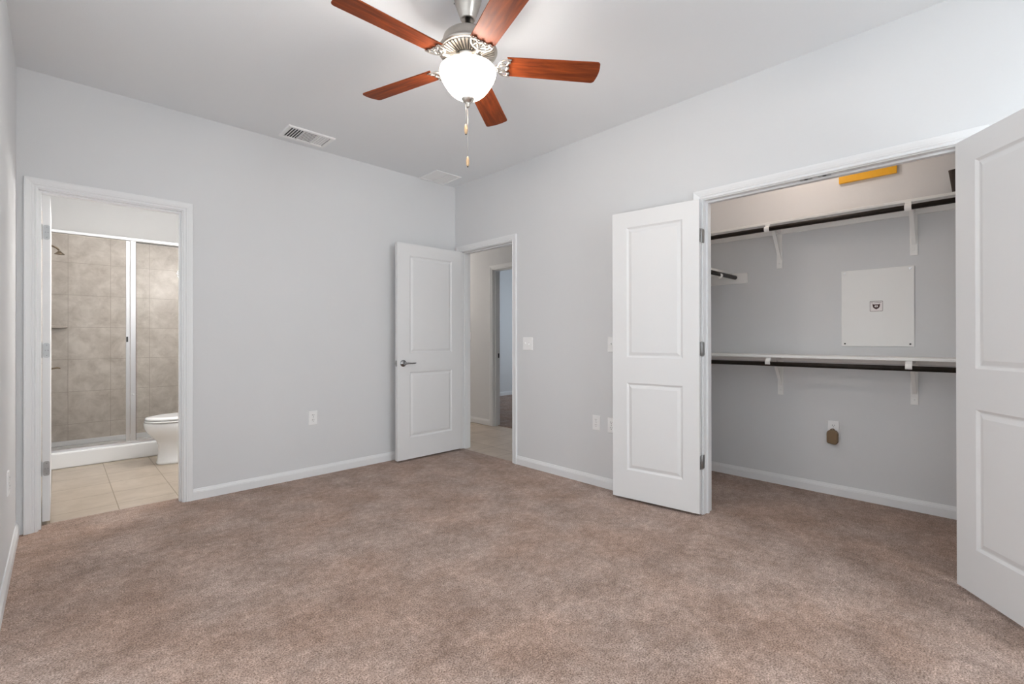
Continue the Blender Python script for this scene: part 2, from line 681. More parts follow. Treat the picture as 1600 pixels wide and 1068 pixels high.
HD = 2.045
trim_bath = frame('trim_1', 'x', 0.0, T, -3.105, -2.394, HD, (0.03, 0.075), 'white moulded frame around the bathroom doorway')
trim_entry = frame('trim_2', 'y', 0.0, T, -0.868, -0.105, HD, (0.04, 0.085), 'white moulded frame around the hallway doorway in the corner')
trim_closet = frame('trim_3', 'y', 0.0, T, -3.902, -2.658, HD, (0.04, 0.06), 'white moulded frame around the wide closet opening')
trim_far = frame('trim_4', 'y', XH, XH + T, -0.157, 0.607, HD, (XH + 0.035, XH + 0.075), 'white door frame across the hallway')
# ball catches under the closet head
for y in (-3.237, -3.326):
    bm = B()
    prism(bm, rrect(0.006, 0.030, y - 0.030, y + 0.030, 0.005), lambda a, b: (a, b, HD - 0.0025), lambda a, b: (a, b, HD + 0.001))
    bm2 = B()
    lathe(bm2, [(0.0095, HD - 0.0035), (0.0095, HD - 0.001)], (0.018, y), 12)
    c = obj('ball_catch', bm, STEEL, trim_closet)
    obj('catch_hole', bm2, DARK, c)
# strike plate on the far frame
bm = B()
box(bm, XH + 0.078, XH + 0.108, 0.6055, 0.6075, 0.89, 0.95)
obj('strike_plate', bm, DARK, trim_far)

BASE = [(0, 0), (0.0135, 0), (0.0135, 0.052), (0.0115, 0.056), (0.0115, 0.060), (0.0085, 0.066), (0.006, 0.074), (0.005, 0.078), (0, 0.078)]


def base(name, axis, fix, sg, a, b, label):
    bm = B()
    if axis == 'x':
        prism(bm, BASE, lambda d, z: (a, fix + sg * d, z), lambda d, z: (b, fix + sg * d, z))
    else:
        prism(bm, BASE, lambda d, z: (fix + sg * d, a, z), lambda d, z: (fix + sg * d, b, z))
    return struct(name, bm, TRIM, label, 'baseboard')


base('baseboard_back', 'x', 0.0, -1, -2.332, -0.0, 'white baseboard along the far wall')
base('baseboard_right', 'y', 0.0, -1, -2.596, -0.930, 'white baseboard along the right wall between the two openings')
base('baseboard_left', 'y', XL, 1, YR, 0.0, 'white baseboard along the left wall')
base('baseboard_closet', 'y', XC, -1, -4.40, -2.14, 'white baseboard along the closet back wall')
base('baseboard_closet_left', 'x', -2.14, -1, T, XC - 0.0135, 'white baseboard on the closet left end wall')
base('baseboard_hallway', 'y', XH, -1, 0.669, 3.0, 'white baseboard along the hallway wall')
base('baseboard_bedroom', 'x', 2.93, -1, XH + T, 4.5, 'white baseboard in the far blue grey room')

# ------------------------------------------------------------------ doors
PANEL_Z = ((0.218, 0.834), (1.012, 1.929))
DH0, DH1 = 0.018, 2.040


def slab(W, stile, y0, y1):
    """two-panel moulded door leaf; local x = width from the hinge, y = thickness"""
    bm = B()
    xs = [0.003, stile, W - stile, W]
    zs = [DH0, PANEL_Z[0][0], PANEL_Z[0][1], PANEL_Z[1][0], PANEL_Z[1][1], DH1]
    for y, s in ((y0, 1), (y1, -1)):
        for i in range(3):
            for k in range(5):
                if i == 1 and k in (1, 3):
                    loops = [(0.0, 0.0), (0.0035, 0.0025), (0.012, 0.0085), (0.017, 0.0085), (0.034, 0.0025), (0.037, 0.0015)]
                    prev = None
                    for ins, dp in loops:
                        yy = y + s * dp
                        ring = [bm.verts.new(p) for p in ((xs[1] + ins, yy, zs[k] + ins), (xs[2] - ins, yy, zs[k] + ins),
                                                          (xs[2] - ins, yy, zs[k + 1] - ins), (xs[1] + ins, yy, zs[k + 1] - ins))]
                        if prev:
                            for q in range(4):
                                bm.faces.new((prev[q], prev[(q + 1) % 4], ring[(q + 1) % 4], ring[q]))
                        prev = ring
                    bm.faces.new(prev)
                else:
                    bm.faces.new([bm.verts.new(p) for p in ((xs[i], y, zs[k]), (xs[i + 1], y, zs[k]), (xs[i + 1], y, zs[k + 1]), (xs[i], y, zs[k + 1]))])
    for i in range(3):
        for z in (DH0, DH1):
            bm.faces.new([bm.verts.new(p) for p in ((xs[i], y0, z), (xs[i + 1], y0, z), (xs[i + 1], y1, z), (xs[i], y1, z))])
    for k in range(5):
        for x in (xs[0], xs[3]):
            bm.faces.new([bm.verts.new(p) for p in ((x, y0, zs[k]), (x, y1, zs[k]), (x, y1, zs[k + 1]), (x, y0, zs[k + 1]))])
    bmesh.ops.remove_doubles(bm, verts=bm.verts, dist=1e-5)
    return bm


def door(name, pin, deg, W, stile, side, label, jamb_dir=None):
    y0, y1 = (0.006, 0.041) if side > 0 else (-0.041, -0.006)
    d = tag(obj(name, slab(W, stile, y0, y1), DOORW, loc=(pin[0], pin[1], 0), rz=math.radians(deg)), label, 'door', kind='structure')
    for z in (0.345, 1.078, 1.812):
        bm = B()
        prism(bm, rrect(min(y0, y1) + 0.002, max(y0, y1) - 0.004, z - 0.045, z + 0.045, 0.010), lambda a, b: (0.0015, a, b), lambda a, b: (0.0036, a, b))
        lathe(bm, [(0.0, z - 0.048), (0.0045, z - 0.047), (0.0058, z - 0.045), (0.0058, z + 0.045), (0.0045, z + 0.047), (0.0, z + 0.048)], (0, 0), 12)
        if jamb_dir is not None:
            # leaf let into the jamb, in the door's own frame
            a = math.radians(jamb_dir - deg)
            ux, uy = math.cos(a), math.sin(a)
            nx, ny = -uy, ux
            pts = rrect(0.004, 0.034, z - 0.045, z + 0.045, 0.010)
            for e in (-1,):
                prism(bm, pts, lambda p, q: (ux * p + nx * -0.004, uy * p + ny * -0.004, q), lambda p, q: (ux * p + nx * -0.0015, uy * p + ny * -0.0015, q))
        h = obj('hinge', bm, STEEL, d)
        bm = B()
        for dz in (-0.032, 0.0, 0.032):
            for dy in ((0.010, 0.022) if dz == 0 else (0.016,)):
                yy = y0 + dy
                c0 = Vector((0.0013, yy, z + dz))
                ring = [bm.verts.new(c0 + Vector((0, math.cos(t * PI / 4), math.sin(t * PI / 4))) * 0.0028) for t in range(8)]
                tip = bm.verts.new(c0 + Vector((0.0006, 0, 0)))
                for t in range(8):
                    bm.faces.new((ring[t], ring[(t + 1) % 8], tip))
        obj('hinge_screws', bm, DARK, h)
    return d


d_bath = door('door_1', (-3.097, 0.121), 90.0, 0.705, 0.118, -1, 'white door opened into the bathroom, seen edge-on with three hinges')
d_entry = door('door_2', (-0.022, -0.105), 180.25, 0.757, 0.133, 1, 'white two-panel door with lever handle, open against the far wall')
d_cl = door('door_3', (-0.022, -2.655), 97.1, 0.612, 0.109, 1, 'white two-panel closet door swung open left of the closet', jamb_dir=0)
d_cr = door('door_4', (-0.022, -3.885), 217.0, 0.612, 0.112, -1, 'white two-panel closet door at the right edge of the photo')

# lever set on the hallway door
lx, lz = 0.695, 0.918
for s, y in ((1, 0.041), (-1, 0.006)):
    bm = B()
    n = 24
    prof = [(0.033, 0.0), (0.033, 0.003), (0.029, 0.008), (0.022, 0.012), (0.014, 0.016), (0.011, 0.030), (0.013, 0.040), (0.013, 0.052), (0.009, 0.056)]
    rings = []
    for r, hh in prof:
        rings.append([bm.verts.new((lx + r * math.cos(2 * PI * k / n), y + s * hh, lz + r * math.sin(2 * PI * k / n))) for k in range(n)])
    for p, q in zip(rings, rings[1:]):
        for k in range(n):
            bm.faces.new((p[k], p[(k + 1) % n], q[(k + 1) % n], q[k])).smooth = True
    bm.faces.new(rings[-1])
    hs = obj('handle_rose', bm, LEVER, d_entry)
    bm = B()
    tube(bm, [(lx + 0.005, y + s * 0.046, lz), (lx - 0.03, y + s * 0.048, lz + 0.001), (lx - 0.07, y + s * 0.046, lz - 0.001), (lx - 0.105, y + s * 0.040, lz), (lx - 0.115, y + s * 0.036, lz)],
         [0.009, 0.0078, 0.0068, 0.0065, 0.005], 12)
    obj('lever', bm, LEVER, hs)
bm = B()
prism(bm, rrect(0.011, 0.036, lz - 0.028, lz + 0.028, 0.004), lambda a, b: (0.7565, a, b), lambda a, b: (0.7585, a, b))
box(bm, 0.757, 0.768, 0.016, 0.030, lz - 0.010, lz + 0.010)
obj('latch', bm, STEEL, d_entry)

# ------------------------------------------------------------------ wall plates


def place(o, at, normal_deg):
    """local -y looks out of the wall"""
    o.location = at
    o.rotation_euler = (0, 0, math.radians(normal_deg))


def plate_mesh(w_, h_):
    bm = B()
    o = rrect(-w_ / 2, w_ / 2, -h_ / 2, h_ / 2, 0.004)
    i = rrect(-w_ / 2 + 0.003, w_ / 2 - 0.003, -h_ / 2 + 0.003, h_ / 2 - 0.003, 0.003)
    va = [bm.verts.new((a, 0, b)) for a, b in o]
    vb = [bm.verts.new((a, -0.003, b)) for a, b in o]
    vc = [bm.verts.new((a, -0.0058, b)) for a, b in i]
    n = len(o)
    for p, q in ((va, vb), (vb, vc)):
        for k in range(n):
            bm.faces.new((p[k], p[(k + 1) % n], q[(k + 1) % n], q[k]))
    bm.faces.new(vc)
    bm.faces.new(list(reversed(va)))
    return bm


def disc_y(bm, x, y, z, r, h, n=12, sx=1.0):
    a = [bm.verts.new((x + r * sx * math.cos(2 * PI * k / n), y, z + r * math.sin(2 * PI * k / n))) for k in range(n)]
    b = [bm.verts.new((x + r * sx * math.cos(2 * PI * k / n), y - h, z + r * math.sin(2 * PI * k / n))) for k in range(n)]
    for k in range(n):
        bm.faces.new((a[k], a[(k + 1) % n], b[(k + 1) % n], b[k]))
    bm.faces.new(b)


def outlet(at, nd, label):
    r = tag(obj('wall_outlet', plate_mesh(0.071, 0.115), PLASTIC), label, 'outlet', 'wall outlets in the bedroom and closet')
    place(r, at, nd)
    for z in (0.0205, -0.0205):
        bm = B()
        pts = []
        for k in range(28):
            a = 2 * PI * k / 28
            x, zz = 0.0172 * math.cos(a), 0.0172 * math.sin(a)
            pts.append((x, max(-0.0142, min(0.0142, zz))))
        prism(bm, pts, lambda a, b: (a, -0.0050, z + b), lambda a, b: (a, -0.0078, z + b))
        c = obj('receptacle', bm, PLASTIC, r)
        bm = B()
        box(bm, -0.0078, -0.0054, -0.0083, -0.0076, z + 0.001, z + 0.0095)
        box(bm, 0.0054, 0.0074, -0.0083, -0.0076, z + 0.002, z + 0.0090)
        disc_y(bm, 0, -0.0076, z - 0.0065, 0.0027, 0.0007)
        obj('slots', bm, DARK, c)
    bm = B()
    disc_y(bm, 0, -0.0056, 0, 0.003, 0.0012)
    obj('screw', bm, STEEL, r)
    return r


def switch(at, nd, gangs, label):
    r = tag(obj('light_switch', plate_mesh(0.071 + 0.046 * (gangs - 1), 0.115), PLASTIC), label, 'light switch', 'wall switches')
    place(r, at, nd)
    for g in range(gangs):
        x = (g - (gangs - 1) / 2) * 0.046
        bm = B()
        box(bm, x - 0.0052, x + 0.0052, -0.0066, -0.005, -0.012, 0.012)
        up_ = (g % 2 == 0)
        s = 1 if up_ else -1
        v = [bm.verts.new(p) for p in ((x - 0.004, -0.006, -0.004 * s), (x + 0.004, -0.006, -0.004 * s), (x + 0.004, -0.006, 0.006 * s), (x - 0.004, -0.006, 0.006 * s),
                                       (x - 0.003, -0.017, 0.008 * s), (x + 0.003, -0.017, 0.008 * s), (x + 0.003, -0.015, 0.013 * s), (x - 0.003, -0.015, 0.013 * s))]
        for f in ((0, 1, 5, 4), (1, 2, 6, 5), (2, 3, 7, 6), (3, 0, 4, 7), (4, 5, 6, 7)):
            bm.faces.new([v[i] for i in f])
        obj('toggle', bm, PLASTIC, r)
        for z in (0.0302, -0.0302):
            bm = B()
            disc_y(bm, x, -0.0056, z, 0.0026, 0.0012)
            obj('screw', bm, PLASTIC, r)
    return r


# wall faces: far wall looks -y (0 deg), right wall looks -x (-90), left wall looks +x (90)
outlet((-1.487, 0, 0.486), 0, 'white outlet low on the far wall between bathroom and corner door')
outlet((0, -1.811, 0.490), -90, 'white outlet low on the right wall, in the open left of the closet door')
outlet((0, -1.952, 0.486), -90, 'white outlet half hidden behind the left closet door')
outlet((XL, -0.645, 0.450), 90, 'white outlet on the left wall at the photo edge')
o_cl = outlet((XC, -3.153, 0.484), -90, 'white outlet on the closet back wall with a tan plug-in')
switch((0, -1.067, 1.100), -90, 2, 'white double light switch beside the hallway doorway')
switch((0, -1.954, 1.101), -90, 1, 'white light switch half hidden behind the left closet door')
switch((XH, 1.100, 1.184), -90, 1, 'small light switch on the hallway wall seen at the door jamb')

# tan plug-in air freshener
r = empty('plug_in_adapter', (XC - 0.0079, -3.152, 0.428), 'tan rounded plug-in device hanging in the closet outlet', 'plug', rz=math.radians(-90))
bm = B()
outl = [(-0.030, -0.046), (-0.034, -0.040), (-0.035, 0.020), (-0.033, 0.034), (-0.022, 0.046), (-0.008, 0.050), (0.008, 0.050), (0.022, 0.046), (0.033, 0.034), (0.035, 0.020), (0.034, -0.036), (0.024, -0.052), (0.006, -0.054)]
prism(bm, outl, lambda a, b: (a, -0.002, b), lambda a, b: (a, -0.038, b))
obj('body', bm, TANP, r, bevel=0.006)
bm = B()
tube(bm, [(-0.014, -0.020, 0.044), (-0.010, -0.020, 0.054), (0.0, -0.020, 0.057), (0.010, -0.020, 0.054), (0.014, -0.020, 0.044)], 0.003, 8)
obj('collar', bm, TANP, r)

# ------------------------------------------------------------------ closet
CY0, CY1 = -4.40, -2.14


def shelf(name, dims, cleats, label):
    r = empty(name, ((dims[0] + dims[1]) / 2, (dims[2] + dims[3]) / 2, dims[4]), label, 'shelf', group='white closet shelves')
    c = r.location

    def loc(d):
        return (d[0] - c.x, d[1] - c.x, d[2] - c.y, d[3] - c.y, d[4] - c.z, d[5] - c.z)
    bm = B()
    box(bm, *loc(dims))
    obj('board', bm, SHELFW, r, bevel=0.002)
    for k in cleats:
        bm = B()
        box(bm, *loc(k))
        obj('cleat', bm, SHELFW, r, bevel=0.0015)


UZ, LZ, SZ = 1.993, 1.003, 1.676
shelf('closet_shelf', (0.79, XC, CY0, CY1, UZ, UZ + 0.019), [(XC - 0.018, XC, CY0, CY1, UZ - 0.032, UZ)], 'long white upper shelf across the closet back wall')
shelf('closet_shelf', (0.79, XC, CY0, CY1, LZ, LZ + 0.019), [(XC - 0.018, XC, CY0, CY1, LZ - 0.032, LZ)], 'long white lower shelf at waist height in the closet')
shelf('closet_shelf', (0.25, XC - 0.018, -2.445, CY1, SZ, SZ + 0.019), [(XC - 0.018, XC, -2.564, CY1, SZ - 0.075, SZ + 0.010), (0.25, XC - 0.018, -2.158, CY1, SZ - 0.075, SZ)],
      'short white side shelf on the closet left end wall')


def rod(a, b, label):
    bm = B()
    tube(bm, [a, b], 0.0165, 20)
    return tag(obj('closet_rod', bm, BRONZE), label, 'rod', 'dark closet rods')


rod((0.77, CY0 + 0.002, 1.957), (0.77, CY1 - 0.002, 1.957), 'dark bronze hanging rod under the upper closet shelf')
rod((0.77, CY0 + 0.002, 0.957), (0.77, CY1 - 0.002, 0.957), 'dark bronze hanging rod under the lower closet shelf')
rod((0.25, -2.468, 1.652), (XC - 0.020, -2.468, 1.652), 'short dark hanging rod under the closet side shelf')


def bracket_proto(reach):
    """local: wall at x=0, bracket reaches to -x; z=0 is the shelf underside"""
    parts = []
    bm = B()
    prism(bm, rrect(-0.020, 0.020, -0.298, -0.033, 0.003), lambda a, b: (-0.001, a, b), lambda a, b: (-0.009, a, b))
    for z in (-0.262, -0.205):
        ring = [bm.verts.new((-0.009, 0.007 * math.cos(k * PI / 6), z + 0.007 * math.sin(k * PI / 6))) for k in range(12)]
        tip = bm.verts.new((-0.0125, 0, z))
        for k in range(12):
            bm.faces.new((ring[k], ring[(k + 1) % 12], tip))
    parts.append(('wall_plate', bm))
    bm = B()
    box(bm, -reach + 0.012, -0.020, -0.010, 0.010, -0.024, -0.001)
    parts.append(('shelf_arm', bm))
    bm = B()
    n = 10
    for k in range(n):
        t0, t1 = k / n, (k + 1) / n

        def pt(t):
            return (-0.009 - 0.155 * t, -0.222 + 0.205 * (t ** 0.92))
        (xa, za), (xb, zb) = pt(t0), pt(t1)
        v = [bm.verts.new(p) for p in ((xa, -0.0115, za - 0.006), (xa, 0.0115, za - 0.006), (xa, 0.0115, za + 0.010), (xa, -0.0115, za + 0.010),
                                       (xb, -0.0115, zb - 0.006), (xb, 0.0115, zb - 0.006), (xb, 0.0115, zb + 0.010), (xb, -0.0115, zb + 0.010))]
        for f in ((0, 1, 5, 4), (1, 2, 6, 5), (2, 3, 7, 6), (3, 0, 4, 7)):
            bm.faces.new([v[i] for i in f])
    bmesh.ops.remove_doubles(bm, verts=bm.verts, dist=1e-5)
    parts.append(('brace', bm))
    bm = B()
    cx, cz = -reach, -0.036
    r0, r1 = 0.0175, 0.0215
    n = 18
    prev = None
    for k in range(n + 1):
        a = math.radians(60 + 285 * k / n)
        ring = [bm.verts.new((cx + rr * math.cos(a), yy, cz + rr * math.sin(a))) for rr, yy in ((r0, -0.017), (r1, -0.017), (r1, 0.017), (r0, 0.017))]
        if prev:
            for q in range(4):
                bm.faces.new((prev[q], prev[(q + 1) % 4], ring[(q + 1) % 4], ring[q]))
        else:
            bm.faces.new(ring)
        prev = ring
    bm.faces.new(prev)
    box(bm, cx + 0.004, cx + 0.020, -0.016, 0.016, -0.019, -0.001)
    parts.append(('rod_hook', bm))
    return parts


BR_PROTO = None


def bracket(at, deg, label):
    global BR_PROTO
    r = empty('shelf_bracket', at, label, 'bracket', rz=math.radians(deg), group='white shelf and rod brackets')
    if BR_PROTO is None:
        BR_PROTO = [obj(n, bm, SHELFW, r, bevel=0.001) for n, bm in bracket_proto(XC - 0.77)]
    else:
        for p in BR_PROTO:
            c = p.copy()
            c.parent = r
            COL.objects.link(c)
    return r


bracket((XC, -2.800, UZ), 0, 'white bracket under the upper closet shelf, the left one')
bracket((XC, -3.605, UZ), 0, 'white bracket under the upper closet shelf, above the wall panel')
bracket((XC, -2.805, LZ), 0, 'white bracket under the lower closet shelf, left of the outlet')
bracket((XC, -3.606, LZ), 0, 'white bracket under the lower closet shelf, right of the outlet')
b5 = bracket((0.72, CY1 - 0.037, SZ), 90, 'white bracket under the short closet side shelf')

# structured wiring panel
r = empty('access_panel', (XC, -3.4065, 1.088), 'white rectangular cover panel with a small sticker, screwed to the closet back wall', 'panel', rz=math.radians(-90))
bm = B()
box(bm, -0.2015, 0.2015, -0.014, 0.0, 0.0, 0.540)
obj('cover', bm, PANELW, r, bevel=0.003)
for x, z in ((-0.180, 0.522), (0.180, 0.522), (-0.180, 0.018), (0.180, 0.018)):
    bm = B()
    disc_y(bm, x, -0.0135, z, 0.0075 if z > 0.3 else 0.0055, 0.003, 14)
    obj('screw', bm, STEEL if z > 0.3 else DARK, r)
bm = B()
prism(bm, rrect(-0.037, 0.037, 0.242, 0.316, 0.006), lambda a, b: (a, -0.0138, b), lambda a, b: (a, -0.0146, b))
st = obj('sticker', bm, STICK, r)
bm = B()
o_, i_ = rrect(-0.036, 0.036, 0.243, 0.315, 0.006), rrect(-0.034, 0.034, 0.245, 0.313, 0.005)
va = [bm.verts.new((a, -0.0149, b)) for a, b in o_]
vb = [bm.verts.new((a, -0.0149, b)) for a, b in i_]
for k in range(len(o_)):
    bm.faces.new((va[k], va[(k + 1) % len(o_)], vb[(k + 1) % len(o_)], vb[k]))
obj('sticker_border', bm, INK, st)
bm = B()   # winged shield with a pale round centre and a bar
for sx in (1, -1):
    pts = [(0, 0.292), (0.013, 0.291), (0.021, 0.296), (0.020, 0.281), (0.017, 0.270), (0.009, 0.262), (0, 0.257)]
    vs = [bm.verts.new((sx * a, -0.0149, b)) for a, b in pts]
    bm.faces.new(vs)
obj('sticker_emblem', bm, INK, st)
bm = B()
for sx in (1, -1):
    vs = [bm.verts.new((sx * (0.0016 + 0.0080 * math.sin(a)), -0.0152, 0.2785 + 0.0072 * math.cos(a))) for a in [PI * k / 8 for k in range(9)]]
    bm.faces.new(vs)
obj('sticker_disc', bm, STICK, st)
cu = bpy.data.curves.new('lettering', 'FONT')
cu.body = 'MY SUMMIT'
cu.size = 0.0115
cu.align_x = 'CENTER'
cu.extrude = 0.0001
to = bpy.data.objects.new('lettering_source', cu)
COL.objects.link(to)
bpy.context.view_layer.update()
me = bpy.data.meshes.new_from_object(to.evaluated_get(bpy.context.evaluated_depsgraph_get()))
bpy.data.objects.remove(to)
me.materials.clear()
me.materials.append(INK)
lt = bpy.data.objects.new('sticker_lettering', me)
COL.objects.link(lt)
lt.parent = st
lt.rotation_euler = (PI / 2, 0, 0)
lt.location = (0, -0.0150, 0.3005)

# yellow panel high on the closet wall
r = empty('wall_plaque', (XC, -3.357, 2.262), 'flat bright yellow square panel high on the closet back wall', 'wall panel', rz=math.radians(-90))
bm = B()
box(bm, -0.163, 0.163, -0.022, 0.0, 0.0, 0.326)
obj('panel', bm, YELLOW, r, bevel=0.0015)
# dark bin on the upper shelf
bm = B()
zt = 0.135
a = rrect(-0.115, 0.115, -0.155, 0.155, 0.02)
b = rrect(-0.13, 0.13, -0.172, 0.172, 0.02)
ai = rrect(-0.107, 0.107, -0.147, 0.147, 0.016)
bi = rrect(-0.122, 0.122, -0.164, 0.164, 0.016)
n = len(a)
R1 = [bm.verts.new((p, q, 0)) for p, q in a]
R2 = [bm.verts.new((p, q, zt)) for p, q in b]
R3 = [bm.verts.new((p, q, zt)) for p, q in bi]
R4 = [bm.verts.new((p, q, 0.008)) for p, q in ai]
for p, q in ((R1, R2), (R2, R3), (R3, R4)):
    for k in range(n):
        bm.faces.new((p[k], p[(k + 1) % n], q[(k + 1) % n], q[k]))
bm.faces.new(list(reversed(R1)))
bm.faces.new(R4)
o = tag(obj('storage_bin', bm, BIN), 'dark brown tapered bin on the upper closet shelf beside the right door', 'bin')
o.location = (0.925, -3.958, UZ + 0.019)

# ------------------------------------------------------------------ ceiling registers


def register(x0, x1, y0, y1, label, supply):
    r = empty('ceiling_vent', ((x0 + x1) / 2, (y0 + y1) / 2, H), label, 'vent', group='white ceiling registers')
    W_, D_ = x1 - x0, y1 - y0
    bd = 0.026 if supply else 0.018
    bm = B()
    # bevelled flat border
    o_ = [(-W_ / 2, -D_ / 2), (W_ / 2, -D_ / 2), (W_ / 2, D_ / 2), (-W_ / 2, D_ / 2)]
    k1 = [(-W_ / 2 + 0.004, -D_ / 2 + 0.004), (W_ / 2 - 0.004, -D_ / 2 + 0.004), (W_ / 2 - 0.004, D_ / 2 - 0.004), (-W_ / 2 + 0.004, D_ / 2 - 0.004)]
    k2 = [(-W_ / 2 + bd, -D_ / 2 + bd), (W_ / 2 - bd, -D_ / 2 + bd), (W_ / 2 - bd, D_ / 2 - bd), (-W_ / 2 + bd, D_ / 2 - bd)]
    th = 0.012 if supply else 0.008
    rs = [[bm.verts.new((a, b, z)) for a, b in p] for p, z in ((o_, 0), (o_, -th * 0.6), (k1, -th), (k2, -th * 0.8), (k2, -0.0005))]
    for p, q in zip(rs, rs[1:]):
        for k in range(4):
            bm.faces.new((p[k], p[(k + 1) % 4], q[(k + 1) % 4], q[k]))
    obj('frame', bm, PLASTIC, r)
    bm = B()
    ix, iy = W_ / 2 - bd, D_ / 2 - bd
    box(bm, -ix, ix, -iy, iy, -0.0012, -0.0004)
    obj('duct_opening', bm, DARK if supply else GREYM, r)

    def slat(p0, p1, dirv, tilt, wdt):
        bm = B()
        p0, p1, dv = Vector(p0), Vector(p1), Vector(dirv)
        c, s = math.cos(tilt), math.sin(tilt)
        off = dv * (wdt * c) + Vector((0, 0, -wdt * s))
        up_ = Vector((0, 0, 0.0009))
        v = [bm.verts.new(q) for q in (p0, p1, p1 + off, p0 + off)]
        v2 = [bm.verts.new(q.co + up_) for q in v]
        bm.faces.new(v)
        bm.faces.new(list(reversed(v2)))
        for k in range(4):
            bm.faces.new((v[k], v[(k + 1) % 4], v2[(k + 1) % 4], v2[k]))
        return obj('slat', bm, PLASTIC, r)
    if supply:
        a, b = -ix / 3 - 0.004, ix / 3 + 0.004
        n = 5
        for k in range(n):          # left bank throws to the left
            x = -ix + (a + ix) * (k + 0.35) / n
            slat((x, -iy, -0.003), (x, iy, -0.003), (-1, 0, 0), math.radians(12), 0.0095)
        n = 9
        for k in range(n):          # middle bank throws towards the room
            y = -iy + 2 * iy * (k + 0.45) / n
            slat((a, y, -0.003), (b, y, -0.003), (0, 1, 0), math.radians(6), 0.0095)
        n = 5
        for k in range(n):          # right bank throws to the right
            x = b + (ix - b) * (k + 0.75) / n
            slat((x, -iy, -0.003), (x, iy, -0.003), (-1, 0, 0), math.radians(4), 0.0186)
        for x in (a, b):
            bm = B()
            box(bm, x - 0.0025, x + 0.0025, -iy, iy, -0.0125, -0.001)
            obj('divider', bm, PLASTIC, r)
    else:
        n = 20
        for k in range(n):
            y = -iy + 2 * iy * (k + 0.2) / n
            slat((-ix, y, -0.0015), (ix, y, -0.0015), (0, 1, 0), math.radians(10), 0.0098)
        bm = B()
        box(bm, -0.003, 0.003, -iy, iy, -0.0085, -0.001)
        obj('divider', bm, PLASTIC, r)
    return r


register(-1.786, -1.433, -0.329, -0.083, 'white ceiling register with louvres in three directions above the far wall', True)
register(-0.450, -0.155, -0.307, -0.006, 'square white ceiling grille in the room corner', False)

# ------------------------------------------------------------------ ceiling fan
FX, FY = -1.640, -2.262
fan = empty('ceiling_fan', (FX, FY, H), 'ceiling fan with five cherry wood blades and a lit glass bowl', 'ceiling fan')


def z(v):
    return v - H


bm = B()
lathe(bm, [(0.0, 0.0), (0.064, 0.0), (0.065, -0.008), (0.063, -0.016), (0.058, -0.034), (0.050, -0.058), (0.042, -0.080), (0.037, -0.092), (0.036, -0.099), (0.032, -0.104), (0.028, -0.103), (0.026, -0.095), (0.0, -0.093)], n=40)
cpy = obj('canopy', bm, NICKEL, fan)
for k in range(4):
    bm = B()
    a = k * PI / 2 + 0.55
    c = Vector((0.0655 * math.cos(a), 0.0655 * math.sin(a), -0.013))
    tube(bm, [c, c + Vector((math.cos(a), math.sin(a), 0)) * 0.004], 0.0035, 8)
    obj('screw', bm, STEEL, cpy)
bm = B()
lathe(bm, [(0.0, -0.09), (0.0125, -0.09), (0.0125, -0.150), (0.020, -0.152), (0.024, -0.165), (0.024, -0.178), (0.0, -0.18)], n=24)
obj('downrod', bm, NICKEL, fan)
bm = B()
lathe(bm, [(0.0, z(2.578)), (0.035, z(2.578)), (0.070, z(2.572)), (0.100, z(2.562)), (0.113, z(2.550)), (0.119, z(2.530)), (0.124, z(2.512)), (0.130, z(2.502)), (0.137, z(2.497)),
           (0.139, z(2.490)), (0.136, z(2.484)), (0.128, z(2.481)), (0.0, z(2.481))], n=56)
mot = obj('motor_housing', bm, NICKEL, fan)
bm = B()     # ribbed vent plate: dark cone with bright radial ribs
lathe(bm, [(0.127, z(2.4815)), (0.124, z(2.4795)), (0.066, z(2.468)), (0.064, z(2.470))], n=56, mi=1)
for k in range(44):
    a = 2 * PI * k / 44
    ca, sa = math.cos(a), math.sin(a)
    tx, ty = -sa, ca

    def q(r, t, zz):
        return (r * ca + tx * t, r * sa + ty * t, z(zz))
    v = [bm.verts.new(p) for p in (q(0.126, -0.0058, 2.4805), q(0.126, 0.0058, 2.4805), q(0.066, 0.0030, 2.4675), q(0.066, -0.0030, 2.4675),
                                   q(0.125, -0.0050, 2.4755), q(0.125, 0.0050, 2.4755), q(0.067, 0.0026, 2.4630), q(0.067, -0.0026, 2.4630))]
    for f in ((4, 5, 6, 7), (0, 1, 5, 4), (1, 2, 6, 5), (2, 3, 7, 6), (3, 0, 4, 7)):
        bm.faces.new([v[i] for i in f])
obj('vent_plate', bm, [NICKEL, DARK], mot)
bm = B()
lathe(bm, [(0.0, z(2.478)), (0.061, z(2.478)), (0.063, z(2.462)), (0.060, z(2.452)), (0.052, z(2.448)), (0.048, z(2.425)), (0.050, z(2.412)), (0.080, z(2.411)), (0.090, z(2.407)), (0.091, z(2.402)), (0.0, z(2.402))], n=40)  # wide pan at the bottom added to block the bulb's upward light
obj('switch_housing', bm, NICKEL, fan)

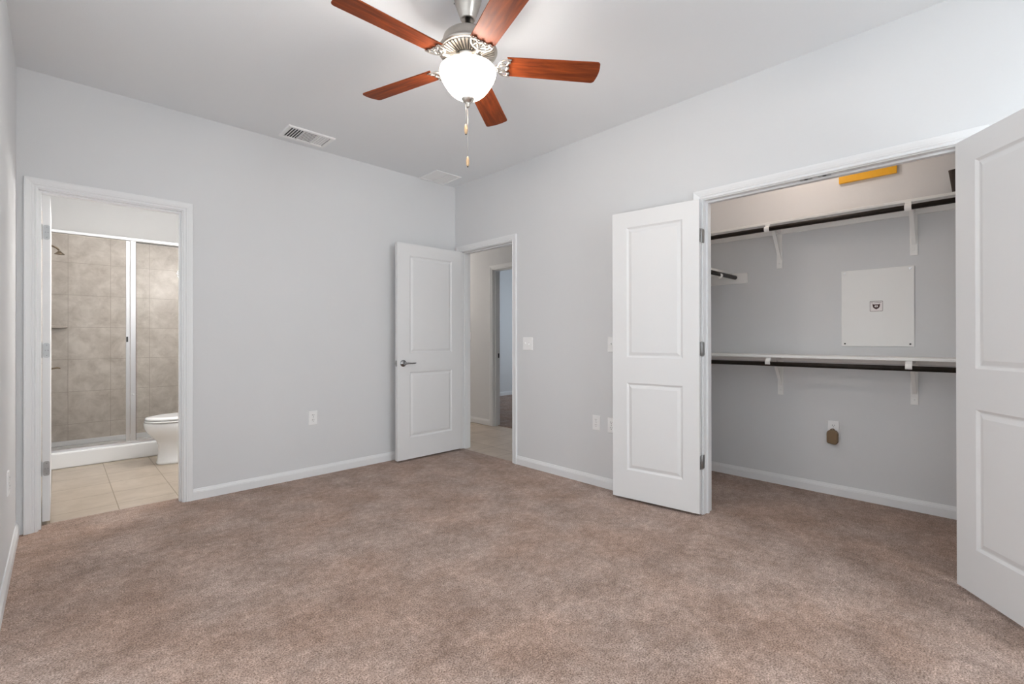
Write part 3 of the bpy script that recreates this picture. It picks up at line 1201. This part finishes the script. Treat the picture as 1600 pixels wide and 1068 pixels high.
# bowl
bm = B()
prof = [(0.121, z(2.408)), (0.129, z(2.404)), (0.1325, z(2.394)), (0.131, z(2.382)), (0.124, z(2.364)), (0.112, z(2.342)), (0.098, z(2.320)), (0.084, z(2.303)), (0.066, z(2.288)), (0.046, z(2.278)), (0.020, z(2.273)), (0.006, z(2.272))]
rings = []
for r_, h_ in prof:
    rings.append([bm.verts.new((r_ * math.cos(2 * PI * k / 56), r_ * math.sin(2 * PI * k / 56), h_)) for k in range(56)])
for p, q_ in zip(rings, rings[1:]):
    for k in range(56):
        bm.faces.new((p[k], p[(k + 1) % 56], q_[(k + 1) % 56], q_[k])).smooth = True
bm.faces.new(rings[-1])
bowl = obj('light_bowl', bm, BOWL, fan)
bm = B()
lathe(bm, [(0.0, z(2.274)), (0.031, z(2.272)), (0.030, z(2.267)), (0.022, z(2.258)), (0.014, z(2.252)), (0.009, z(2.246)), (0.010, z(2.240)), (0.008, z(2.233)), (0.004, z(2.229)), (0.0, z(2.228))], n=28)
obj('finial', bm, NICKEL, fan)
bulb = lamp('fan_bulb', 'POINT', (FX, FY, 2.372), 42.0, (1.0, 0.965, 0.935), 0.075)

# blades
R_TIP = 0.632


def blade_mesh():
    bm = B()
    L0, L1 = 0.178, R_TIP
    outl = []
    # root scallops
    hw0, hw1 = 0.056, 0.0655
    for k in range(13):
        t = -1 + 2 * k / 12
        sc = 0.010 * abs(math.sin(t * 1.5 * PI)) - 0.006 * (1 - t * t)
        outl.append((L0 + 0.012 - sc, t * hw0))
    for k in range(7):      # tip corner +y
        a = PI / 2 * (1 - k / 6)
        outl.append((L1 - 0.024 + 0.018 * math.cos(a), hw1 - 0.018 + 0.018 * math.sin(a)))
    for k in range(1, 6):
        t = 1 - 2 * k / 6
        outl.append((L1 - 0.006 + 0.006 * (1 - t * t), t * (hw1 - 0.018)))
    for k in range(7):
        a = -PI / 2 * k / 6
        outl.append((L1 - 0.024 + 0.018 * math.cos(a), -hw1 + 0.018 + 0.018 * math.sin(a)))
    prism(bm, outl, lambda a, b: (a, b, 0.0), lambda a, b: (a, b, 0.0065))
    return bm


def iron_mesh():
    bm = B()
    zz = -0.0055
    # arm from the hub
    tube(bm, [(0.062, 0, 0.026), (0.085, 0, 0.014), (0.110, 0, 0.000), (0.135, 0, -0.006), (0.155, 0, zz)], [0.010, 0.0095, 0.009, 0.0085, 0.0085], 12)
    # outer crescent
    pts = []
    for k in range(17):
        t = -1 + 2 * k / 16
        pts.append((0.142 + 0.060 * abs(t) ** 2.2, 0.054 * math.sin(t * PI / 2) * (1 - 0.06 * t * t), zz))
    tube(bm, pts, [0.0030 + 0.0035 * (1 - abs(-1 + 2 * k / 16)) for k in range(17)], 10)
    # inner scalloped bow following the blade root
    pts = []
    for k in range(25):
        t = -1 + 2 * k / 24
        pts.append((0.178 + 0.010 * abs(math.cos(t * 1.5 * PI)) + 0.004 * t * t, t * 0.050, zz))
    tube(bm, pts, 0.0036, 8)
    # struts
    for s in (1, -1):
        tube(bm, [(0.146, 0.004 * s, zz), (0.160, 0.012 * s, zz), (0.182, 0.018 * s, zz)], 0.0040, 8)
        tube(bm, [(0.148, 0.030 * s, zz), (0.164, 0.026 * s, zz), (0.180, 0.020 * s, zz)], 0.0030, 8)
    for y in (-0.034, 0.0, 0.034):
        lathe(bm, [(0.0, zz - 0.004), (0.006, zz - 0.003), (0.0075, zz), (0.0075, 0.001)], (0.186 + (0.006 if y else 0.002), y), 12)
    return bm


PH = -0.646
pm = im = None
for k in range(5):
    if pm is None:
        b_ = obj('blade', blade_mesh(), WOOD, fan, bevel=0.0015)
        i_ = obj('blade_iron', iron_mesh(), NICKEL, b_)
        pm, im = b_, i_
    else:
        b_ = pm.copy()
        COL.objects.link(b_)
        i_ = im.copy()
        COL.objects.link(i_)
        b_.parent = fan
        i_.parent = b_
    # the clockwise edge is the high one
    b_.matrix_local = Matrix.Translation((0, 0, z(2.432))) @ Matrix.Rotation(PH + k * 2 * PI / 5, 4, 'Z') @ Matrix.Rotation(math.radians(-11.5), 4, 'X')

# pull chains
for (x, y, z0, z1, n_) in ((-0.012, -0.004, 2.262, 2.105, 0), (0.000, 0.002, 2.230, 1.955, 1)):
    # x is measured along the photo's horizontal
    dx, dy = x * math.cos(YAW), -x * math.sin(YAW)
    bm = B()
    tube(bm, [(dx, dy + y, z(z0)), (dx, dy + y, z(z1 + 0.04))], 0.0011, 6)
    c = obj('pull_chain', bm, NICKEL, fan)
    bm = B()
    lathe(bm, [(0.002, z(z1 + 0.046)), (0.005, z(z1 + 0.040)), (0.0075, z(z1 + 0.026)), (0.0078, z(z1 + 0.014)), (0.006, z(z1 + 0.004)), (0.004, z(z1))], (dx, dy + y), 14)
    obj('wooden_fob', bm, FOB, c)
    bm = B()
    lathe(bm, [(0.003, z(z1 + 0.001)), (0.0035, z(z1 - 0.003)), (0.002, z(z1 - 0.005))], (dx, dy + y), 10)
    obj('fob_tip', bm, DARK, c)

# ------------------------------------------------------------------ bathroom
# shower pan
pan = empty('shower_pan', (-2.40, 2.27, 0), 'white shower pan with raised front curb', 'shower pan')
px0, px1 = -3.12 + 2.40, -1.67 + 2.40
bm = B()
box(bm, px0, px1, -0.47, -0.37, -0.006, 0.138)
obj('curb', bm, ACRYL, pan, bevel=0.012)
bm = B()
box(bm, px0, px1, -0.37, 0.46, 0.0, 0.045)
box(bm, px0, px1, 0.435, 0.46, 0.045, 0.095)
obj('basin', bm, ACRYL, pan, bevel=0.006)
bm = B()
lathe(bm, [(0.0, 0.045), (0.045, 0.045), (0.045, 0.049), (0.0, 0.050)], (0.0, 0.03), 20)
obj('drain', bm, CHROME, pan)

# sliding glass enclosure
enc = empty('shower_enclosure', (-2.40, 1.86, 0.138), 'framed sliding glass shower door on the white curb', 'shower door')


def eb(name, m_, x0, x1, y0, y1, z0, z1, parent, bevel=0.0):
    bm = B()
    box(bm, x0 + 2.40, x1 + 2.40, y0 - 1.86, y1 - 1.86, z0 - 0.138, z1 - 0.138)
    return obj(name, bm, m_, parent, bevel)


eb('top_rail', ALUM, -3.12, -1.67, 1.840, 1.885, 2.100, 2.126, enc, 0.003)
eb('bottom_track', ALUM, -3.12, -1.67, 1.838, 1.888, 0.138, 0.158, enc, 0.002)
eb('side_channel', ALUM, -3.12, -3.095, 1.842, 1.883, 0.158, 2.100, enc, 0.002)
eb('side_channel', ALUM, -1.695, -1.67, 1.842, 1.883, 0.158, 2.100, enc, 0.002)
g1 = eb('sliding_panel', GLASS, -3.090, -2.545, 1.867, 1.872, 0.175, 2.085, enc)
eb('stile', ALUM, -2.550, -2.520, 1.860, 1.880, 0.160, 2.098, g1, 0.002)
eb('stile', ALUM, -3.094, -3.080, 1.860, 1.880, 0.160, 2.098, g1, 0.002)
g2 = eb('sliding_panel', GLASS, -2.480, -1.705, 1.850, 1.855, 0.175, 2.085, enc)
eb('stile', ALUM, -2.518, -2.478, 1.842, 1.859, 0.160, 2.098, g2, 0.002)
eb('seal', SEAL, -2.478, -2.474, 1.849, 1.857, 0.168, 2.090, g2)
eb('seal', SEAL, -2.478, -1.70, 1.849, 1.857, 2.086, 2.094, g2)
eb('pull', DARK, -2.548, -2.535, 1.848, 1.860, 1.120, 1.170, g1, 0.002)
eb('towel_knob', ALUM, -2.507, -2.489, 1.826, 1.842, 0.600, 0.618, g2, 0.004)

# shower fittings on the left wall
r = empty('shower_valve', (-3.12, 2.30, 0.862), 'brushed shower valve with lever on the tiled left wall', 'shower valve')
bm = B()
tube(bm, [(0.0, 0, 0), (0.010, 0, 0)], [0.075, 0.065], 28)
obj('escutcheon', bm, AGED, r)
bm = B()
tube(bm, [(0.008, 0, 0), (0.045, 0, 0), (0.052, 0, 0)], [0.024, 0.020, 0.012], 16)
tube(bm, [(0.040, 0, 0.0), (0.065, 0, 0.006), (0.095, 0, 0.010), (0.115, 0, 0.004)], [0.010, 0.009, 0.009, 0.007], 10)
obj('lever', bm, AGED, r)
r = empty('shower_spray', (-3.12, 2.30, 2.00), 'shower head on a short bent arm on the left wall', 'shower head')
bm = B()
tube(bm, [(0.0, 0, 0.04), (0.05, 0, 0.045), (0.09, 0, 0.025), (0.105, 0, 0.005)], 0.009, 10)
obj('arm', bm, AGED, r)
bm = B()
lathe(bm, [(0.010, 0.0), (0.014, -0.010), (0.036, -0.030), (0.038, -0.036), (0.0, -0.038)], (0.108, 0), 20)
obj('spray_face', bm, AGED, r)
# corner shelf
bm = B()
prism(bm, [(-3.119, 2.729), (-2.948, 2.729), (-2.985, 2.665), (-3.055, 2.590), (-3.119, 2.555)], lambda a, b: (a, b, 1.262), lambda a, b: (a, b, 1.284))
tag(obj('soap_shelf', bm, TILE_SB, bevel=0.004), 'small beige corner shelf on the shower tile', 'shelf')

# toilet, facing the left of the photo
TX, TY = -2.12, 1.41
toi = empty('toilet', (TX, TY, -0.006), 'white toilet with closed lid in front of the glass shower', 'toilet')


def ovals(bm, secs, n=36, smooth=True):
    rings = []
    for zz, x0, x1, hw, pw in secs:
        cx, rx = (x0 + x1) / 2, (x1 - x0) / 2
        ring = []
        for k in range(n):
            a = 2 * PI * k / n
            c, s = math.cos(a), math.sin(a)
            e = 2 / pw
            ring.append(bm.verts.new((cx + rx * math.copysign(abs(c) ** e, c), hw * math.copysign(abs(s) ** e, s), zz)))
        rings.append(ring)
    for p, q_ in zip(rings, rings[1:]):
        for k in range(n):
            bm.faces.new((p[k], p[(k + 1) % n], q_[(k + 1) % n], q_[k])).smooth = smooth
    bm.faces.new(list(reversed(rings[0])))
    bm.faces.new(rings[-1])


bm = B()
ovals(bm, [(0.0, -0.250, 0.30, 0.112, 2.6), (0.015, -0.252, 0.30, 0.114, 2.6), (0.03, -0.246, 0.30, 0.108, 2.6), (0.10, -0.236, 0.30, 0.100, 2.5), (0.17, -0.236, 0.30, 0.102, 2.4),
           (0.215, -0.250, 0.30, 0.118, 2.3), (0.26, -0.290, 0.30, 0.150, 2.2), (0.30, -0.322, 0.30, 0.172, 2.2), (0.335, -0.338, 0.30, 0.181, 2.2), (0.375, -0.345, 0.30, 0.184, 2.2), (0.388, -0.342, 0.30, 0.181, 2.2)])
obj('bowl', bm, PORC, toi)
bm = B()
ovals(bm, [(0.391, -0.330, 0.14, 0.176, 2.2), (0.394, -0.338, 0.14, 0.182, 2.2), (0.404, -0.338, 0.14, 0.182, 2.2), (0.408, -0.330, 0.14, 0.176, 2.2)])
obj('seat', bm, PORC, toi)
bm = B()
ovals(bm, [(0.4115, -0.326, 0.14, 0.173, 2.2), (0.415, -0.334, 0.14, 0.180, 2.2), (0.427, -0.334, 0.14, 0.180, 2.2), (0.435, -0.320, 0.13, 0.168, 2.2), (0.440, -0.27, 0.11, 0.135, 2.2)])
obj('lid', bm, PORC, toi)
for y in (-0.075, 0.075):
    bm = B()
    tube(bm, [(0.150, y - 0.02, 0.405), (0.150, y + 0.02, 0.405)], 0.013, 12)
    obj('lid_hinge', bm, PORC, toi)
bm = B()
prism(bm, rrect(0.20, 0.40, -0.22, 0.22, 0.04), lambda a, b: (0.30 + (a - 0.30) * 0.88, b * 0.92, 0.380), lambda a, b: (a, b, 0.72))
tank = obj('tank', bm, PORC, toi, bevel=0.01)
bm = B()
prism(bm, rrect(0.19, 0.41, -0.23, 0.23, 0.04), lambda a, b: (a, b, 0.72), lambda a, b: (a, b, 0.755))
obj('tank_lid', bm, PORC, tank, bevel=0.01)
bm = B()
tube(bm, [(0.20, -0.16, 0.665), (0.18, -0.16, 0.665), (0.178, -0.12, 0.655), (0.178, -0.08, 0.650)], 0.007, 8)
obj('flush_lever', bm, CHROME, tank)
